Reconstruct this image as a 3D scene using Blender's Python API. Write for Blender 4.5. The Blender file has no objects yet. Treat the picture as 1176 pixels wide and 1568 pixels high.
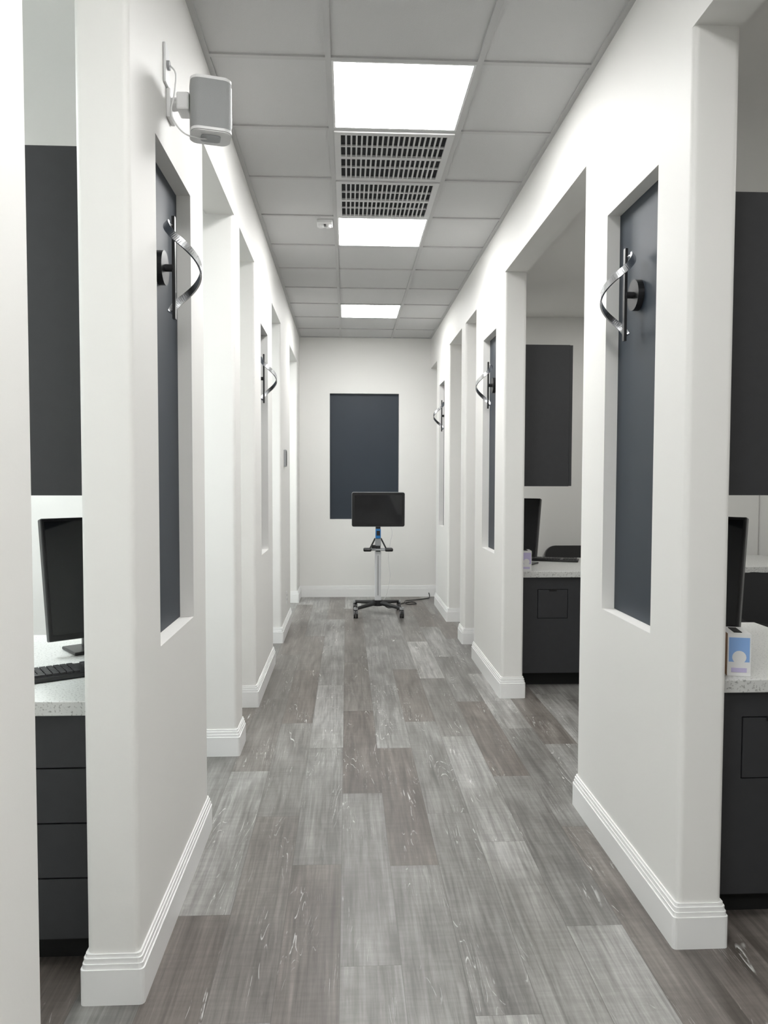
import bpy, bmesh, math, random
from mathutils import Vector, Matrix
random.seed(7)
scn=bpy.context.scene
scn.view_settings.view_transform='Standard'
scn.view_settings.look='None'
scn.view_settings.exposure=0.0

# ---------------------------------------------------------------- dimensions
XL,XR=-0.564,1.004          # corridor faces of the side walls
WT=0.14                     # wall thickness
YE=9.095                    # end wall
YB=-3.5                     # wall behind the camera
ZC=3.0905                   # corridor ceiling (T-bar level)
ZH=2.74                     # header soffit
ZR=2.80                     # side room ceiling
OXL,OXR=-3.2,3.6            # outer walls of the side rooms
T=0.6096; XT=-0.0758; Y0=3.101

# ---------------------------------------------------------------- materials
def newmat(name):
    m=bpy.data.materials.new(name); m.use_nodes=True
    nt=m.node_tree; b=nt.nodes['Principled BSDF']; return m,nt,b
def mat(name,col,rough=.5,metal=0.,spec=None,bump=0.,bscale=200.,var=0.,coat=0.):
    m,nt,b=newmat(name)
    b.inputs['Base Color'].default_value=(*col,1); b.inputs['Roughness'].default_value=rough
    b.inputs['Metallic'].default_value=metal
    if spec is not None: b.inputs['Specular IOR Level'].default_value=spec
    if coat: b.inputs['Coat Weight'].default_value=coat
    tc=nt.nodes.new('ShaderNodeTexCoord')
    n=nt.nodes.new('ShaderNodeTexNoise'); n.inputs['Scale'].default_value=bscale; n.inputs['Detail'].default_value=3
    nt.links.new(tc.outputs['Object'],n.inputs['Vector'])
    if bump:
        bp=nt.nodes.new('ShaderNodeBump'); bp.inputs['Strength'].default_value=bump; bp.inputs['Distance'].default_value=.002
        nt.links.new(n.outputs['Fac'],bp.inputs['Height']); nt.links.new(bp.outputs['Normal'],b.inputs['Normal'])
    if var:
        mx=nt.nodes.new('ShaderNodeMix'); mx.data_type='RGBA'
        mx.inputs[6].default_value=(*[c*(1-var) for c in col],1); mx.inputs[7].default_value=(*[min(1,c*(1+var)) for c in col],1)
        nt.links.new(n.outputs['Fac'],mx.inputs[0]); nt.links.new(mx.outputs[2],b.inputs['Base Color'])
    return m
def emit(name,col,s):
    m=bpy.data.materials.new(name); m.use_nodes=True; nt=m.node_tree
    nt.nodes.remove(nt.nodes['Principled BSDF']); e=nt.nodes.new('ShaderNodeEmission')
    e.inputs['Color'].default_value=(*col,1); e.inputs['Strength'].default_value=s
    nt.links.new(e.outputs[0],nt.nodes['Material Output'].inputs[0]); return m

M_wall=mat('wall_paint',(.80,.793,.772),.55,bump=.10,bscale=90)
M_trim=mat('trim_paint',(.84,.84,.835),.35)
M_tile=mat('ceiling_tile',(.58,.58,.58),.9,bump=.4,bscale=350,var=.04)
M_tbar=mat('grid_paint',(.50,.50,.50),.5)
M_navy=mat('navy_panel',(.017,.026,.039),.5,var=.08,bscale=6)
M_char=mat('charcoal_laminate',(.030,.031,.034),.5,var=.12,bscale=25)
M_gap=mat('gap_black',(.006,.006,.006),.8)
M_black=mat('black_plastic',(.012,.012,.013),.35)
M_screen=mat('screen_glass',(.006,.007,.009),.08,coat=.5)
M_grey=mat('grey_plastic',(.35,.36,.37),.45)
M_white=mat('white_plastic',(.78,.78,.78),.4)
M_grille=mat('speaker_grille',(.36,.37,.37),.6,bump=.6,bscale=900)
M_metal=mat('brushed_metal',(.62,.63,.65),.25,1.)
M_alu=mat('satin_aluminium',(.70,.71,.73),.4,.25)
M_blue=mat('blue_plastic',(.02,.19,.50),.4)
M_vent=mat('vent_paint',(.62,.62,.62),.45)
M_dark=mat('duct_dark',(.02,.02,.022),.9)
M_card=mat('cardboard',(.33,.20,.12),.8)
M_ltblue=mat('box_blue',(.25,.42,.75),.5)
M_purple=mat('box_lilac',(.55,.50,.72),.5)
M_key=mat('keycap',(.03,.03,.032),.5)
M_light=emit('light_diffuser',(1.,.995,.98),29.)
M_lightL=emit('room_light_diffuser_cool',(.93,1.,.995),25.)
M_lightR=emit('room_light_diffuser_warm',(1.,.99,.95),7.)

# quartz counter
M_quartz,nt,b=newmat('quartz_counter')
tc=nt.nodes.new('ShaderNodeTexCoord'); v=nt.nodes.new('ShaderNodeTexNoise'); v.inputs['Scale'].default_value=150; v.inputs['Detail'].default_value=5
r=nt.nodes.new('ShaderNodeValToRGB'); r.color_ramp.elements[0].position=.34; r.color_ramp.elements[0].color=(.30,.30,.29,1)
r.color_ramp.elements[1].position=.44; r.color_ramp.elements[1].color=(.62,.625,.61,1)
nt.links.new(tc.outputs['Object'],v.inputs['Vector']); nt.links.new(v.outputs['Fac'],r.inputs['Fac']); nt.links.new(r.outputs['Color'],b.inputs['Base Color'])
b.inputs['Roughness'].default_value=.3

# vinyl planks
M_floor,nt,b=newmat('vinyl_plank')
N=nt.nodes.new; Lk=nt.links.new
uv=N('ShaderNodeUVMap'); uv.uv_map='plank'
at=N('ShaderNodeAttribute'); at.attribute_name='prand'; at.attribute_type='GEOMETRY'
sepA=N('ShaderNodeSeparateColor'); Lk(at.outputs['Color'],sepA.inputs[0])
sep=N('ShaderNodeSeparateXYZ'); Lk(uv.outputs[0],sep.inputs[0])
def math_(op,a,bb=None,c=None):
    n=N('ShaderNodeMath'); n.operation=op
    for i,x in enumerate((a,bb,c)):
        if x is None: continue
        if isinstance(x,(int,float)): n.inputs[i].default_value=x
        else: Lk(x,n.inputs[i])
    return n.outputs[0]
def comb(x,y,z):
    n=N('ShaderNodeCombineXYZ')
    for i,a in enumerate((x,y,z)):
        if isinstance(a,(int,float)): n.inputs[i].default_value=a
        else: Lk(a,n.inputs[i])
    return n.outputs[0]
def noise(vec,scale,detail=4,rough=.55,dist=0.):
    n=N('ShaderNodeTexNoise'); n.inputs['Scale'].default_value=scale; n.inputs['Detail'].default_value=detail
    n.inputs['Roughness'].default_value=rough; n.inputs['Distortion'].default_value=dist; Lk(vec,n.inputs['Vector']); return n.outputs['Fac']
def ramp(f,p0,c0,p1,c1,extra=()):
    n=N('ShaderNodeValToRGB'); e=n.color_ramp.elements
    e[0].position=p0; e[0].color=(*c0,1); e[1].position=p1; e[1].color=(*c1,1)
    for p,c in extra:
        x=e.new(p); x.color=(*c,1)
    Lk(f,n.inputs[0]); return n.outputs[0]
def mix(f,a,c,mode='MIX'):
    n=N('ShaderNodeMix'); n.data_type='RGBA'; n.blend_type=mode
    if isinstance(f,(int,float)): n.inputs[0].default_value=f
    else: Lk(f,n.inputs[0])
    for i,x in ((6,a),(7,c)):
        if isinstance(x,tuple): n.inputs[i].default_value=(*x,1)
        else: Lk(x,n.inputs[i])
    return n.outputs[2]
rx=math_('MULTIPLY',sepA.outputs[0],37.)
u_=sep.outputs[0]; v_=sep.outputs[1]
base=ramp(sepA.outputs[1],0.,(.122,.106,.096),1.,(.30,.298,.290),[(.22,(.150,.137,.127)),(.45,(.180,.176,.170)),(.75,(.228,.225,.218))])
g1=noise(comb(u_,math_('MULTIPLY',v_,.035),rx),75.,5,.65,.35)           # long fine streaks
g1b=noise(comb(u_,math_('MULTIPLY',v_,.07),math_('ADD',rx,5.)),24.,5,.65,.8) # medium streaks
g2=noise(comb(u_,math_('MULTIPLY',v_,.30),rx),6.,3,.5,.6)             # broad clouds
g3=noise(comb(math_('MULTIPLY',u_,.12),v_,rx),60.,3,.6,.2)            # cross saw marks
c=mix(1.,base,ramp(g1,.32,(.70,.695,.69),.68,(1.26,1.26,1.26)),'MULTIPLY')
c=mix(1.,c,ramp(g1b,.32,(.74,.73,.72),.68,(1.26,1.26,1.26)),'MULTIPLY')
c=mix(1.,c,ramp(g2,.32,(.76,.745,.73),.68,(1.24,1.24,1.24)),'MULTIPLY')
c=mix(1.,c,ramp(g3,.38,(.93,.93,.93),.62,(1.05,1.05,1.05)),'MULTIPLY')
# cathedral cerused lines: contour lines of a stretched noise, in patches
h=noise(comb(u_,math_('MULTIPLY',v_,.085),math_('ADD',rx,9.)),11.,2,.45,.7)
s=math_('ABSOLUTE',math_('SINE',math_('MULTIPLY',h,56.)))
line=ramp(s,.04,(1,1,1),.20,(0,0,0))
lm=noise(comb(u_,math_('MULTIPLY',v_,.22),math_('ADD',rx,3.)),11.,2,.5)
lmm=ramp(lm,.54,(0,0,0),.63,(1,1,1))
brk=ramp(noise(comb(u_,math_('MULTIPLY',v_,.3),rx),75.,2),.44,(.0,.0,.0),.56,(1,1,1))
fac=math_('MULTIPLY',math_('MULTIPLY',line,lmm),math_('MULTIPLY',brk,.85))
c=mix(fac,c,(.62,.62,.61))
# seams
PW,PL=.18,1.22
su=math_('MINIMUM',u_,math_('SUBTRACT',PW,u_)); sv=math_('MINIMUM',v_,math_('SUBTRACT',PL,v_))
seam=math_('LESS_THAN',math_('MINIMUM',su,sv),.0011)
c=mix(math_('MULTIPLY',seam,.5),c,(.06,.055,.05))
Lk(c,b.inputs['Base Color'])
rr=N('ShaderNodeMapRange'); rr.inputs[3].default_value=.28; rr.inputs[4].default_value=.44; Lk(g1,rr.inputs[0]); Lk(rr.outputs[0],b.inputs['Roughness'])
bp=N('ShaderNodeBump'); bp.inputs['Strength'].default_value=.12; bp.inputs['Distance'].default_value=.001; Lk(g1,bp.inputs['Height']); Lk(bp.outputs[0],b.inputs['Normal'])

# ---------------------------------------------------------------- mesh builder
class MB:
    def __init__(s): s.bm=bmesh.new(); s.mats=[]
    def mi(s,m):
        if m not in s.mats: s.mats.append(m)
        return s.mats.index(m)
    def _fin(s,faces,m,smooth=False):
        i=s.mi(m)
        for f in faces: f.material_index=i; f.smooth=smooth
    def box(s,x0,x1,y0,y1,z0,z1,m,M=None,bev=0.,seg=2):
        r=bmesh.ops.create_cube(s.bm,size=1.)
        vs=r['verts']
        S=Matrix.Translation(((x0+x1)/2,(y0+y1)/2,(z0+z1)/2))@Matrix.Diagonal((abs(x1-x0),abs(y1-y0),abs(z1-z0),1))
        for v in vs: v.co=S@v.co
        fs=set(f for v in vs for f in v.link_faces)
        s._fin(fs,m)
        if bev:
            es=list(set(e for v in vs for e in v.link_edges))
            rb=bmesh.ops.bevel(s.bm,geom=es,offset=bev,segments=seg,profile=.5,affect='EDGES')
            nv=set(rb['verts'])|set(v for v in vs if v.is_valid)
            fs=set(f for v in nv if v.is_valid for f in v.link_faces); s._fin(fs,m,False)
            vs=list(v for v in nv if v.is_valid)
        if M is not None:
            for v in vs: v.co=M@v.co
        return vs
    def cyl(s,p0,p1,r0,m,r1=None,n=20,cap=True,M=None):
        p0=Vector(p0);p1=Vector(p1); r1=r0 if r1 is None else r1
        d=p1-p0; q=d.to_track_quat('Z','Y').to_matrix().to_4x4()
        r=bmesh.ops.create_cone(s.bm,cap_ends=cap,segments=n,radius1=r0,radius2=r1,depth=d.length)
        X=Matrix.Translation((p0+p1)/2)@q
        if M is not None: X=M@X
        for v in r['verts']: v.co=X@v.co
        fs=set(f for v in r['verts'] for f in v.link_faces)
        i=s.mi(m)
        for f in fs: f.material_index=i; f.smooth=False
    def prism(s,poly,z0,z1,m,smooth=False,M=None):
        a=[s.bm.verts.new((x,y,z0)) for x,y in poly]; c=[s.bm.verts.new((x,y,z1)) for x,y in poly]
        fs=[s.bm.faces.new(list(reversed(a))),s.bm.faces.new(c)]
        n=len(poly); sd=[]
        for i in range(n): sd.append(s.bm.faces.new([a[i],a[(i+1)%n],c[(i+1)%n],c[i]]))
        s._fin(fs,m); s._fin(sd,m,False)
        if M is not None:
            for v in a+c: v.co=M@v.co
    def tube(s,pts,r,m,n=8,M=None):
        pts=[Vector(p) for p in pts]
        if len(pts)>3:
            Q=[]
            for i in range(len(pts)-1):
                p0=pts[max(i-1,0)];p1=pts[i];p2=pts[i+1];p3=pts[min(i+2,len(pts)-1)]
                for k in range(6):
                    t=k/6; Q.append(.5*((2*p1)+(p2-p0)*t+(2*p0-5*p1+4*p2-p3)*t*t+(3*p1-p0-3*p2+p3)*t**3))
            pts=Q+[pts[-1]]
        rings=[]
        for i,p in enumerate(pts):
            d=(pts[min(i+1,len(pts)-1)]-pts[max(i-1,0)]).normalized()
            up=Vector((0,0,1)) if abs(d.z)<.95 else Vector((1,0,0))
            a=d.cross(up).normalized(); c=d.cross(a).normalized()
            rings.append([s.bm.verts.new(p+a*r*math.cos(2*math.pi*k/n)+c*r*math.sin(2*math.pi*k/n)) for k in range(n)])
        fs=[]
        for i in range(len(rings)-1):
            for k in range(n): fs.append(s.bm.faces.new([rings[i][k],rings[i][(k+1)%n],rings[i+1][(k+1)%n],rings[i+1][k]]))
        fs.append(s.bm.faces.new(rings[0])); fs.append(s.bm.faces.new(rings[-1]))
        s._fin(fs,m,True)
        if M is not None:
            for rg in rings:
                for v in rg: v.co=M@v.co
    def ribbon(s,pts,w,t,m):
        rings=[]
        for p,nn,sd in pts:
            rings.append([s.bm.verts.new(p+nn*t/2*a+sd*w/2*c) for a,c in ((1,1),(1,-1),(-1,-1),(-1,1))])
        fs=[]
        for i in range(len(rings)-1):
            for k in range(4): fs.append(s.bm.faces.new([rings[i][k],rings[i][(k+1)%4],rings[i+1][(k+1)%4],rings[i+1][k]]))
        fs.append(s.bm.faces.new(rings[0])); fs.append(s.bm.faces.new(rings[-1]))
        s._fin(fs,m,False)
    def done(s,name,parent=None,loc=None,rot=None):
        bmesh.ops.recalc_face_normals(s.bm,faces=s.bm.faces)
        me=bpy.data.meshes.new(name); s.bm.to_mesh(me); s.bm.free()
        for m in s.mats: me.materials.append(m)
        o=bpy.data.objects.new(name,me); scn.collection.objects.link(o)
        if parent: o.parent=parent
        if loc: o.location=loc
        if rot: o.rotation_euler=rot
        return o
def empty(name,loc=(0,0,0),rot=(0,0,0)):
    o=bpy.data.objects.new(name,None); scn.collection.objects.link(o); o.location=loc; o.rotation_euler=rot; o.empty_display_size=.1; return o
def rrect(x0,x1,y0,y1,r,n=8):
    P=[]
    for cx,cy,a0 in ((x1-r,y1-r,0),(x0+r,y1-r,90),(x0+r,y0+r,180),(x1-r,y0+r,270)):
        for k in range(n+1):
            a=math.radians(a0+90*k/n); P.append((cx+r*math.cos(a),cy+r*math.sin(a)))
    return P

# ---------------------------------------------------------------- floor
bm=bmesh.new(); uvl=bm.loops.layers.uv.new('plank'); cl=bm.loops.layers.float_color.new('prand')
offs={ -1:2.75, 0:3.38, 1:3.95, 2:3.16, 3:4.12, 4:3.55, -2:3.16, -3:2.44, -4:3.0}
r0=math.floor((OXL+.02)/PW)-1; r1=math.ceil((OXR+.02)/PW)+1
for r in range(r0,r1):
    xa=-.02+r*PW; off=offs.get(r,random.random()*PL); k0=math.floor((YB-.3-off)/PL)
    y=off+k0*PL
    while y<YE+.3:
        vs=[bm.verts.new(p) for p in ((xa,y,0),(xa+PW,y,0),(xa+PW,y+PL,0),(xa,y+PL,0))]
        f=bm.faces.new(vs); a,t=random.random(),random.random()
        for l,(uu,vv) in zip(f.loops,((0,0),(PW,0),(PW,PL),(0,PL))):
            l[uvl].uv=(uu,vv); l[cl]=(a,t,0,1)
        y+=PL
me=bpy.data.meshes.new('floor'); bm.to_mesh(me); bm.free(); me.materials.append(M_floor)
o=bpy.data.objects.new('floor',me); scn.collection.objects.link(o)

# ---------------------------------------------------------------- walls
NZ0,NZ1=.915,2.44
REC=.05
def side_wall(name,face,out,blocks):
    """face: X of corridor face, out: +1/-1 direction away from corridor; blocks (y0,y1,niche,depthX)"""
    mb=MB()
    for y0,y1,niche,deep in blocks:
        if deep is not None:
            xi=face+out*deep; pb=MB()
            pb.prism(rrect(min(face,xi),max(face,xi),y0,y1,.018),0,ZH,M_wall)
            pb.box(min(face+out*(WT+.001),xi),max(face+out*(WT+.001),xi),y0,y1,ZH,ZR+.05,M_wall)
            pb.done('wall_partition'); continue
        xi=face+out*WT
        xa,xb=min(face,xi),max(face,xi)
        if not niche:
            mb.prism(rrect(xa,xb,y0,y1,.018),0,ZH,M_wall)
        else:
            n0,n1=niche
            back=face+out*REC
            R=rrect(xa,xb,y0,y1,.018)
            mb.prism(R,0,NZ0,M_wall); mb.prism(R,NZ1,ZH,M_wall)
            near=[p for p in R if p[1]<(y0+y1)/2]; far=[p for p in R if p[1]>(y0+y1)/2]
            mb.prism(far+[(xa,n1),(xb,n1)],NZ0,NZ1,M_wall)
            mb.prism(near+[(xb,n0),(xa,n0)],NZ0,NZ1,M_wall)
            bk=back+out*.004
            mb.box(min(bk,xi),max(bk,xi),n0,n1,NZ0,NZ1,M_wall)
    xi=face+out*WT
    mb.box(min(face,xi),max(face,xi),YB,YE,ZH,ZC+.1,M_wall)
    w=mb.done(name)
    for k,(y0,y1,niche,deep) in enumerate(blocks):
        if niche:
            p=MB(); xa=face+out*REC; p.box(min(xa,xa+out*.004),max(xa,xa+out*.004),niche[0]+.0005,niche[1]-.0005,NZ0+.0005,NZ1-.0005,M_navy)
            p.done('recessed_wall_panel')
    return w
BL=[(YB,-1.2,None,None),(1.21,1.40,None,OXL*-1+XL),(2.04,3.06,(2.31,2.81),None),(3.88,4.09,None,OXL*-1+XL),
    (4.71,5.80,(5.04,5.48),None),(6.55,7.56,None,None),(8.68,YE,None,None)]
BR=[(YB,1.0,None,None),(2.21,3.22,(2.45,2.93),None),(4.84,5.93,(5.12,5.60),None),(6.45,6.68,None,OXR-XR),(7.48,8.51,(7.83,8.26),None)]
side_wall('wall_left',XL,-1,BL)
side_wall('wall_right',XR,1,BR)
# end wall with recess
EX0,EX1,EZ0,EZ1=-.205,.62,.935,2.435
mb=MB(); a,c=YE,YE+.14
mb.box(OXL,EX0,a,c,0,ZC+.1,M_wall); mb.box(EX1,OXR,a,c,0,ZC+.1,M_wall)
mb.box(EX0,EX1,a,c,0,EZ0,M_wall); mb.box(EX0,EX1,a,c,EZ1,ZC+.1,M_wall); mb.box(EX0,EX1,a+.055,c,EZ0,EZ1,M_wall)
mb.done('wall_end')
mb=MB(); mb.box(EX0+.0005,EX1-.0005,a+.05,a+.055,EZ0+.0005,EZ1-.0005,M_navy); mb.done('recessed_wall_panel')
mb=MB(); mb.box(OXL,OXR,YB-.14,YB,0,ZC+.1,M_wall); mb.done('wall_back')
mb=MB(); mb.box(OXL-.14,OXL,YB,YE,0,ZC+.1,M_wall); mb.done('wall_outer_left')
mb=MB(); mb.box(OXR,OXR+.14,YB,YE,0,ZC+.1,M_wall); mb.done('wall_outer_right')
mb=MB(); mb.box(OXL,XL-WT,6.55,6.76,0,ZR,M_wall); mb.done('wall_partition')

# baseboards
def base_seg(mb,x0,x1,y0,y1):
    "footprint of wall piece -> moulded skirting wrapped all round"
    for t,z0,z1 in ((.016,0,.098),(.012,.098,.112),(.009,.112,.126),(.005,.126,.136)):
        mb.prism(rrect(x0-t,x1+t,y0-t,y1+t,.012,3),z0,z1,M_trim)
mb=MB()
for y0,y1,n,deep in BL:
    base_seg(mb,XL-(WT if deep is None else deep),XL,y0,y1 if y1<YE else YE-.001)
mb.done('baseboard_left')
mb=MB()
for y0,y1,n,deep in BR: base_seg(mb,XR,XR+(WT if deep is None else deep),y0,y1)
mb.done('baseboard_right')
mb=MB()
for t,z0,z1 in ((.016,0,.098),(.012,.098,.112),(.009,.112,.126),(.005,.126,.136)):
    mb.box(OXL,OXR,YE-t,YE,z0,z1,M_trim)
mb.done('baseboard_end')

# ---------------------------------------------------------------- ceiling
nk0=-int((Y0-YB)/T)-1
mb=MB(); mb.box(XL,XR,YB,YE,ZC+.008,ZC+.05,M_tile); mb.done('ceiling')
mb=MB()
for x in (XT,XT+T): mb.box(x-.012,x+.012,YB,YE,ZC,ZC+.008,M_tbar)
k=nk0
while Y0+k*T<YE:
    if Y0+k*T>YB: mb.box(XL,XR,Y0+k*T-.012,Y0+k*T+.012,ZC+.0004,ZC+.008,M_tbar)
    k+=1
mb.box(XL,XL+.022,YB,YE,ZC-.0004,ZC+.008,M_tbar); mb.box(XR-.022,XR,YB,YE,ZC-.0004,ZC+.008,M_tbar)
mb.box(XL,XR,YE-.022,YE,ZC-.0003,ZC+.008,M_tbar)
mb.done('trim_ceiling_grid')
mb=MB(); mb.box(OXL,XL-WT,YB,YE,ZR,ZR+.05,M_wall); mb.done('ceiling_side_room')
mb=MB(); mb.box(XR+WT,OXR,YB,YE,ZR,ZR+.05,M_wall); mb.done('ceiling_side_room')

def panel_light(row):
    y=Y0+row*T; mb=MB()
    mb.box(XT+.022,XT+T-.022,y+.022,y+T-.022,ZC+.003,ZC+.0075,M_light)
    for a in ((XT+.0125,XT+.022,y+.0125,y+T-.0125),(XT+T-.022,XT+T-.0125,y+.0125,y+T-.0125),(XT+.022,XT+T-.022,y+.0125,y+.022),(XT+.022,XT+T-.022,y+T-.022,y+T-.0125)):
        mb.box(*a,ZC+.001,ZC+.0075,M_white)
    mb.done('ceiling_light_panel')
for r in (0,3,7,-4,-8): panel_light(r)
def room_light(x,y):
    mb=MB(); mb.box(x-.29,x+.29,y-.6,y+.6,ZR-.012,ZR-.004,M_lightL if x<0 else M_lightR); mb.box(x-.31,x+.31,y-.62,y+.62,ZR-.008,ZR,M_white); mb.done('room_ceiling_light')
for x,y in ((-1.9,2.6),(-1.9,5.3),(-1.9,7.9),(-1.9,-1.),(2.3,2.5),(2.3,5.0),(2.3,7.9),(2.3,-.8)): room_light(x,y)

def vent(row):
    y=Y0+row*T; x=XT; mb=MB()
    mb.box(x+.03,x+T-.03,y+.03,y+T-.03,ZC+.005,ZC+.0075,M_dark)
    f=.045
    for a in ((x+.013,x+f,y+.013,y+T-.013),(x+T-f,x+T-.013,y+.013,y+T-.013),(x+f,x+T-f,y+.013,y+f),(x+f,x+T-f,y+T-f,y+T-.013),
              (x+f,x+T-f,y+T/2-.014,y+T/2+.014)):
        mb.box(*a,ZC-.006,ZC+.0075,M_vent)
    for yy in (y+T*.29,y+T*.71): mb.box(x+f,x+T-f,yy-.006,yy+.006,ZC-.003,ZC+.005,M_vent)
    n=20
    for i in range(1,n):
        xx=x+f+(T-2*f)*i/n; mb.box(xx-.0042,xx+.0042,y+f,y+T-f,ZC-.004,ZC+.005,M_vent)
    mb.done('ceiling_vent_grille')
vent(1); vent(2)
# detector with two heads on tile
mb=MB(); cx,cy=-.145,5.05
mb.box(cx-.05,cx+.05,cy-.055,cy+.055,ZC-.012,ZC+.008,M_white,bev=.004)
for dx in (-.024,.024): mb.cyl((cx+dx,cy,ZC-.03),(cx+dx,cy,ZC-.01),.016,M_white,r1=.02)
mb.box(cx-.006,cx+.006,cy-.02,cy+.02,ZC-.016,ZC-.01,M_black)
mb.done('smoke_detector')

# ---------------------------------------------------------------- sconces
def sconce(face,out,y,z):
    xp=face+out*REC; n=-out
    e=empty('spiral_wall_sconce',(xp,y,z))
    mb=MB()
    mb.cyl((0,0,0),(n*.022,0,0),.055,M_black,n=32)
    mb.cyl((n*.02,0,0),(n*.05,0,0),.012,M_black)
    mb.box(n*.05-.005,n*.05+.005,-.009,.009,-.165,.165,M_black)
    mb.done('canopy_and_rod',e)
    mb=MB(); P=[]; K=64
    for i in range(K+1):
        t=i/K; a=math.radians(125-250*t)
        rad=.030+.056*math.sin(math.pi*t)
        zz=.140-.28*t
        p=Vector((n*.05+n*math.cos(a)*rad,-math.sin(a)*rad,zz))
        P.append(p)
    R=[]
    for i,p in enumerate(P):
        d=(P[min(i+1,K)]-P[max(i-1,0)]).normalized()
        radial=(p-Vector((n*.05,0,p.z)))
        radial.normalize(); sd=d.cross(radial).normalized(); nn=sd.cross(d).normalized()
        R.append((p,nn,sd))
    mb.ribbon(R,.024,.006,M_metal)
    # short arms fixing the ribbon ends to the rod
    mb.cyl((n*.05,0,P[1].z),P[1],.004,M_metal,n=8); mb.cyl((n*.05,0,P[-2].z),P[-2],.004,M_metal,n=8)
    mb.done('ribbon',e)
sconce(XL,-1,2.54,2.11); sconce(XR,1,2.73,2.09); sconce(XL,-1,5.22,2.10); sconce(XR,1,5.40,2.09); sconce(XR,1,8.05,2.09)

# ---------------------------------------------------------------- wall speaker
e=empty('wall_speaker',(XL,2.45,2.572))
mb=MB()
mb.box(0,.008,-.035,.02,.07,.19,M_white,bev=.003)      # cable plate
mb.cyl((.008,-.01,.13),(.016,-.01,.13),.014,M_grey)
mb.box(0,.014,.0,.07,-.02,.07,M_white,bev=.004)       # bracket plate
mb.cyl((.014,.03,.03),(.05,.02,.03),.02,M_white)
mb.box(.035,.075,-.02,.05,-.005,.05,M_white,bev=.006)
mb.done('bracket',e)
mb=MB(); Mx=Matrix.Translation((.137,0,0))@Matrix.Rotation(math.radians(14),4,'Z')
mb.prism(rrect(-.062,.062,-.055,.055,.028,8),-.072,.072,M_grille,M=Mx)
for z0,z1,ins in ((.072,.080,0),(.080,.083,.004),(-.080,-.072,0),(-.083,-.080,.004)):
    mb.prism(rrect(-.0625+ins,.0625-ins,-.0555+ins,.0555-ins,.028-ins,8),z0,z1,M_white,M=Mx)
mb.prism(rrect(-.030,.030,-.025,.025,.012,4),-.086,-.083,M_grey,M=Mx)
mb.box(.045,.0635,-.035,.045,-.065,.070,M_white,Mx,bev=.008)
mb.done('speaker_body',e)
mb=MB(); mb.tube([(.016,-.01,.13),(.035,-.02,.10),(.03,-.02,.04),(.022,-.025,-.01),(.03,-.03,-.045),(.06,-.03,-.082),(.10,-.02,-.092),(.125,0,-.085)],.0025,M_white); mb.done('cable',e)

# ---------------------------------------------------------------- cabinets
def upper(x0,x1,y0,y1,z1=2.325):
    mb=MB(); z0=1.375
    inner= x0 if x0>0 else x1; outer=x1 if x0>0 else x0; o=1 if x0>0 else -1
    mb.box(min(inner,outer-o*.02),max(inner,outer-o*.02),y0,y1,z0,z1,M_char)
    n=2; L=(y1-y0)/n
    for i in range(n):
        mb.box(min(outer-o*.0185,outer),max(outer-o*.0185,outer),y0+i*L+.0015,y0+(i+1)*L-.0015,z0+.002,z1-.002,M_char)
    mb.done('upper_cabinet')
def lower(x0,x1,y0,yb,yc,kind,hx=.17):
    mb=MB()
    mb.box(x0,x1,y0+.02,yb,.10,.758,M_char); mb.box(x0,x1,y0+.08,yb-.02,.0,.10,M_gap)
    mb.box(x0+.002,x1-.002,y0+.0185,y0+.021,.102,.757,M_gap)
    if kind=='drawers':
        zs=[.10,.28,.44,.60,.757]
        nx=2; W=(x1-x0)/nx
        for j in range(nx):
            for a,c in zip(zs,zs[1:]):
                mb.box(x0+j*W+.002,x0+(j+1)*W-.002,y0,y0+.019,a+.0025,c-.0025,M_char)
    else:
        ha,hb=x0+hx,x0+hx+.21
        for a in ((x0,ha,.10,.757),(hb,x1,.10,.757),(ha,hb,.10,.475),(ha,hb,.675,.757)): mb.box(a[0],a[1],y0,y0+.019,a[2],a[3],M_char)
        mb.box(ha+.004,hb-.004,y0-.001,y0+.019,.479,.671,M_char)
        mb.box(ha+.08,hb-.08,y0-.006,y0+.0,.661,.676,M_gap)
    mb.box(x1-.02 if x0>0 else x0, x1 if x0>0 else x0+.02, yb,yc-.02,0,.758,M_char)
    mb.box(min(x0,x1)-(0 if x0>0 else .02),max(x0,x1)+(.02 if x0>0 else 0),y0-.025,yc,.758,.80,M_quartz,bev=.003)
    mb.done('base_cabinet_with_countertop')
xi=XL-WT
upper(xi-.375,xi-.001,2.20,3.03,2.35); lower(xi-.82,xi-.001,2.165,2.80,3.06,'drawers')
upper(xi-.375,xi-.001,4.90,5.75); lower(xi-.82,xi-.001,4.87,5.45,5.80,'drawers')
xr=XR+WT
upper(xr+.001,xr+.375,2.36,3.20); lower(xr+.001,xr+.62,2.315,2.92,3.22,'hatch',.105)
upper(xr+.001,xr+.375,5.08,5.90); lower(xr+.001,xr+.75,5.075,5.62,5.93,'hatch',.15)
upper(xr+.001,xr+.375,7.72,8.48); lower(xr+.001,xr+.62,7.70,8.25,8.51,'hatch',.15)
lower(2.48,3.40,5.30,5.85,6.1,'drawers')

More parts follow.
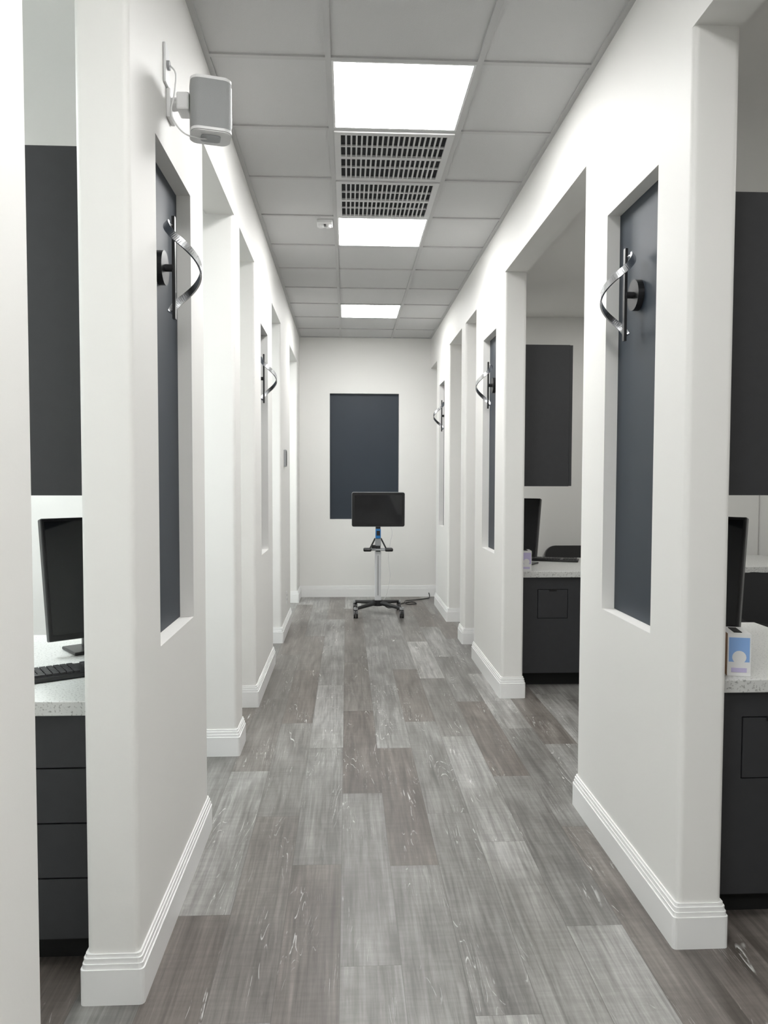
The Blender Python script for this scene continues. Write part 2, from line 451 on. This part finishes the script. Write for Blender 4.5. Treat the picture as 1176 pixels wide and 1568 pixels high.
def monitor(x,y,yaw,w=.42,h=.43,name='computer_monitor'):
    e=empty(name,(x,y,.80),(0,0,yaw))
    mb=MB(); Mt=Matrix.Translation((0,0,.27))@Matrix.Rotation(math.radians(-11),4,'X')
    mb.box(-w/2,w/2,-.012,.022,-h/2,h/2,M_black,Mt,bev=.005)
    mb.box(-w/2+.012,w/2-.012,-.0135,-.0115,-h/2+.02,h/2-.012,M_screen,Mt)
    mb.box(-w/4,w/4,.02,.045,-h/4,h/4,M_black,Mt,bev=.01)
    mb.box(-.03,.03,.035,.06,.01,.28,M_black,bev=.004)
    mb.box(-.09,.09,-.05,.09,.0005,.012,M_black,bev=.004)
    mb.done('display',e); return e
monitor(-.912,2.78,math.radians(38),w=.35)
monitor(1.355,2.90,math.radians(-42),w=.37)
monitor(1.290,5.50,math.radians(-35),w=.24,h=.43)

def keyboard(x,y,rot):
    e=empty('keyboard',(x,y,.8005),(0,0,rot)); mb=MB()
    mb.box(-.215,.215,-.07,.07,0,.016,M_black,bev=.004)
    for r in range(6):
        for c_ in range(20):
            if c_ in (14,): continue
            xx=-.203+c_*.0204; yy=-.058+r*.0195
            if r==0 and 3<c_<9: continue
            mb.box(xx,xx+.017,yy,yy+.016,.016,.022,M_key)
    mb.box(-.203+3*.0204+.0204,-.203+9*.0204-.003,-.058,-.042,.016,.022,M_key)
    mb.done('keys_and_case',e)
keyboard(-.935,2.41,math.radians(32)); keyboard(1.55,5.72,math.radians(-20))

def carton(x,y,rot,side,front,w=.07,d=.12,h=.135):
    e=empty('glove_box',(x,y,.8005),(0,0,rot)); mb=MB()
    mb.box(-w/2,w/2,-d/2,d/2,0,h,M_white)
    mb.box(-w/2+.004,w/2-.004,-d/2-.0008,-d/2,.045,h-.012,front); mb.cyl((0,-d/2-.0016,.06),(0,-d/2-.0004,.06),w*.3,M_white,n=20)
    mb.box(-w/2+.012,w/2-.012,-d/2-.0012,-d/2,.012,.026,M_purple)
    mb.box(-w/2-.0008,-w/2,-d/2,d/2,0,h,side)
    mb.box(-.012,.012,-.04,.04,h,h+.002,M_gap)
    mb.done('carton',e)
carton(1.260,2.39,math.radians(-14),M_card,M_ltblue)
carton(1.225,5.15,math.radians(-5),M_white,M_purple)

def office_chair(x,y,rot):
    e=empty('office_chair',(x,y,0),(0,0,rot)); mb=MB()
    for k in range(5):
        a=2*math.pi*k/5+.3; d=Vector((math.cos(a),math.sin(a),0))
        mb.cyl(Vector((0,0,.09)),d*.27+Vector((0,0,.065)),.022,M_alu,r1=.014,n=10)
        mb.cyl(d*.27+Vector((-d.y*.02,d.x*.02,.03)),d*.27+Vector((d.y*.02,-d.x*.02,.03)),.03,M_black,n=16)
    mb.cyl((0,0,.07),(0,0,.40),.025,M_alu); mb.box(-.1,.1,-.1,.1,.39,.42,M_black,bev=.01)
    mb.prism(rrect(-.24,.24,-.23,.23,.08,6),.42,.475,M_black); mb.prism(rrect(-.23,.23,-.22,.22,.08,6),.475,.49,M_black)
    Mb=Matrix.Translation((0,-.235,.70))@Matrix.Rotation(math.radians(98),4,'X')
    mb.prism(rrect(-.23,.23,-.155,.155,.09,8),-.02,.02,M_black,M=Mb)
    mb.box(-.03,.03,-.27,-.20,.43,.72,M_black,bev=.01)
    for s in (-1,1):
        mb.tube([(s*.22,0,.46),(s*.28,0,.50),(s*.28,0,.56),(s*.28,0,.64)],.012,M_alu); mb.box(s*.28-.03,s*.28+.03,-.12,.12,.64,.67,M_black,bev=.012)
    mb.done('seat_back_and_base',e)
office_chair(1.92,6.15,math.radians(180)); office_chair(2.50,4.25,math.radians(150))

# ---------------------------------------------------------------- touchscreen cart
CX,CY=.325,7.93
e=empty('touchscreen_cart',(CX,CY,0))
mb=MB()
for sx in (-1,1):
    for sy in (-1,1):
        p=Vector((sx*.235,sy*.235,.085))
        mb.cyl((sx*.03,sy*.03,.12),p+Vector((0,0,.01)),.024,M_black,r1=.016,n=14)
        for q in (-.012,.012): mb.cyl(p+Vector((q-.009,0,-.045)),p+Vector((q+.009,0,-.045)),.04,M_black,n=24)
        for q in (-.024,.022): mb.cyl(p+Vector((q,0,-.045)),p+Vector((q+.002,0,-.045)),.02,M_grey,n=16)
        mb.cyl(p+Vector((0,0,-.045)),p+Vector((0,0,.0)),.012,M_black,n=12)
        mb.cyl(p+Vector((0,0,.0)),p+Vector((0,0,.022)),.022,M_grey,n=16)
mb.cyl((0,0,.09),(0,0,.15),.055,M_black,n=24)
mb.done('base_with_casters',e)
mb=MB()
mb.prism(rrect(-.032,.032,-.03,.03,.014,4),.15,.66,M_alu)
mb.box(-.006,.006,-.0315,-.029,.2,.62,M_grey)
mb.prism(rrect(-.026,.026,-.022,.022,.01,4),.66,.95,M_black)
mb.box(-.028,.028,-.05,-.018,.80,.90,M_blue,bev=.006); mb.box(-.018,.018,-.053,-.049,.83,.88,M_black)
mb.box(-.03,.03,-.04,.03,.72,.80,M_grey,bev=.008)
mb.done('column',e)
mb=MB()
mb.box(-.10,.10,-.08,.06,.675,.69,M_grey,bev=.006)
for s in (-1,1):
    mb.box(s*.07,s*.155,-.09,.0,.665,.70,M_black,bev=.012)
    mb.cyl((s*.085,-.02,.69),(s*.03,-.01,.80),.008,M_black)
mb.cyl((-.05,-.09,.70),(-.05,-.09,.735),.022,M_black)
mb.box(-.155,.155,-.050,-.040,.672,.684,M_black)
mb.done('tray_and_handles',e)
mb=MB(); Mt=Matrix.Translation((0,-.05,1.103))@Matrix.Rotation(math.radians(3),4,'X')
Mq=Mt@Matrix.Rotation(math.radians(90),4,'X')
mb.prism(rrect(-.276,.276,-.180,.180,.020,5),-.016,.013,M_grey,M=Mq)
mb.prism(rrect(-.273,.273,-.177,.177,.018,5),.013,.018,M_black,M=Mq)
mb.box(-.245,.245,-.0195,-.0175,-.148,.150,M_screen,Mt)
mb.box(-.06,.06,.018,.04,-.06,.06,M_black,Mt,bev=.004); mb.box(-.02,.02,-.03,.03,.90,1.06,M_black)
mb.done('touch_screen',e)
mb=MB()
mb.tube([(.12,-.02,.95),(.15,-.02,.86),(.13,-.02,.76),(.11,0,.6),(.13,.02,.4),(.10,.03,.22),(.06,.03,.14)],.003,M_white)
mb.tube([(.03,.04,.12),(.12,.2,.03),(.22,.42,.012),(.30,.62,.008),(.42,.72,.008),(.46,.60,.008),(.36,.56,.008),(.34,.70,.02),(.48,.86,.008),(.60,.95,.008),(.66,1.05,.008),(.66,1.12,.05)],.006,M_black)
mb.done('cables',e)

# switch, outlets
mb=MB(); mb.box(XL,XL+.02,6.83,6.93,1.53,1.68,M_grey,bev=.003); mb.box(XL+.018,XL+.022,6.84,6.92,1.54,1.67,M_black); mb.done('wall_thermostat')
mb=MB(); mb.box(XL,XL+.006,7.02,7.09,.26,.375,M_white,bev=.002)
for z in (.29,.33): mb.box(XL+.005,XL+.0075,7.04,7.07,z,z+.02,M_grey)
mb.done('wall_outlet')

# ---------------------------------------------------------------- camera
yaw,pitch,roll=.0488,.0443,.0025
fwd=Vector((math.sin(yaw)*math.cos(pitch),math.cos(yaw)*math.cos(pitch),-math.sin(pitch)))
right=Vector((math.cos(yaw),-math.sin(yaw),0)); up=right.cross(fwd)
r_=right*math.cos(roll)+up*math.sin(roll); u2=-right*math.sin(roll)+up*math.cos(roll)
cam=bpy.data.cameras.new('camera'); co=bpy.data.objects.new('camera',cam); scn.collection.objects.link(co)
Mc=Matrix((r_,u2,-fwd)).transposed().to_4x4(); Mc.translation=Vector((0,0,1.426)); co.matrix_world=Mc
cam.sensor_fit='HORIZONTAL'; cam.sensor_width=36; cam.lens=1162./1176.*36; cam.clip_start=.02
scn.camera=co
w=bpy.data.worlds.new('world'); w.use_nodes=True; w.node_tree.nodes['Background'].inputs[0].default_value=(.8,.85,.9,1); w.node_tree.nodes['Background'].inputs[1].default_value=.3
scn.world=w
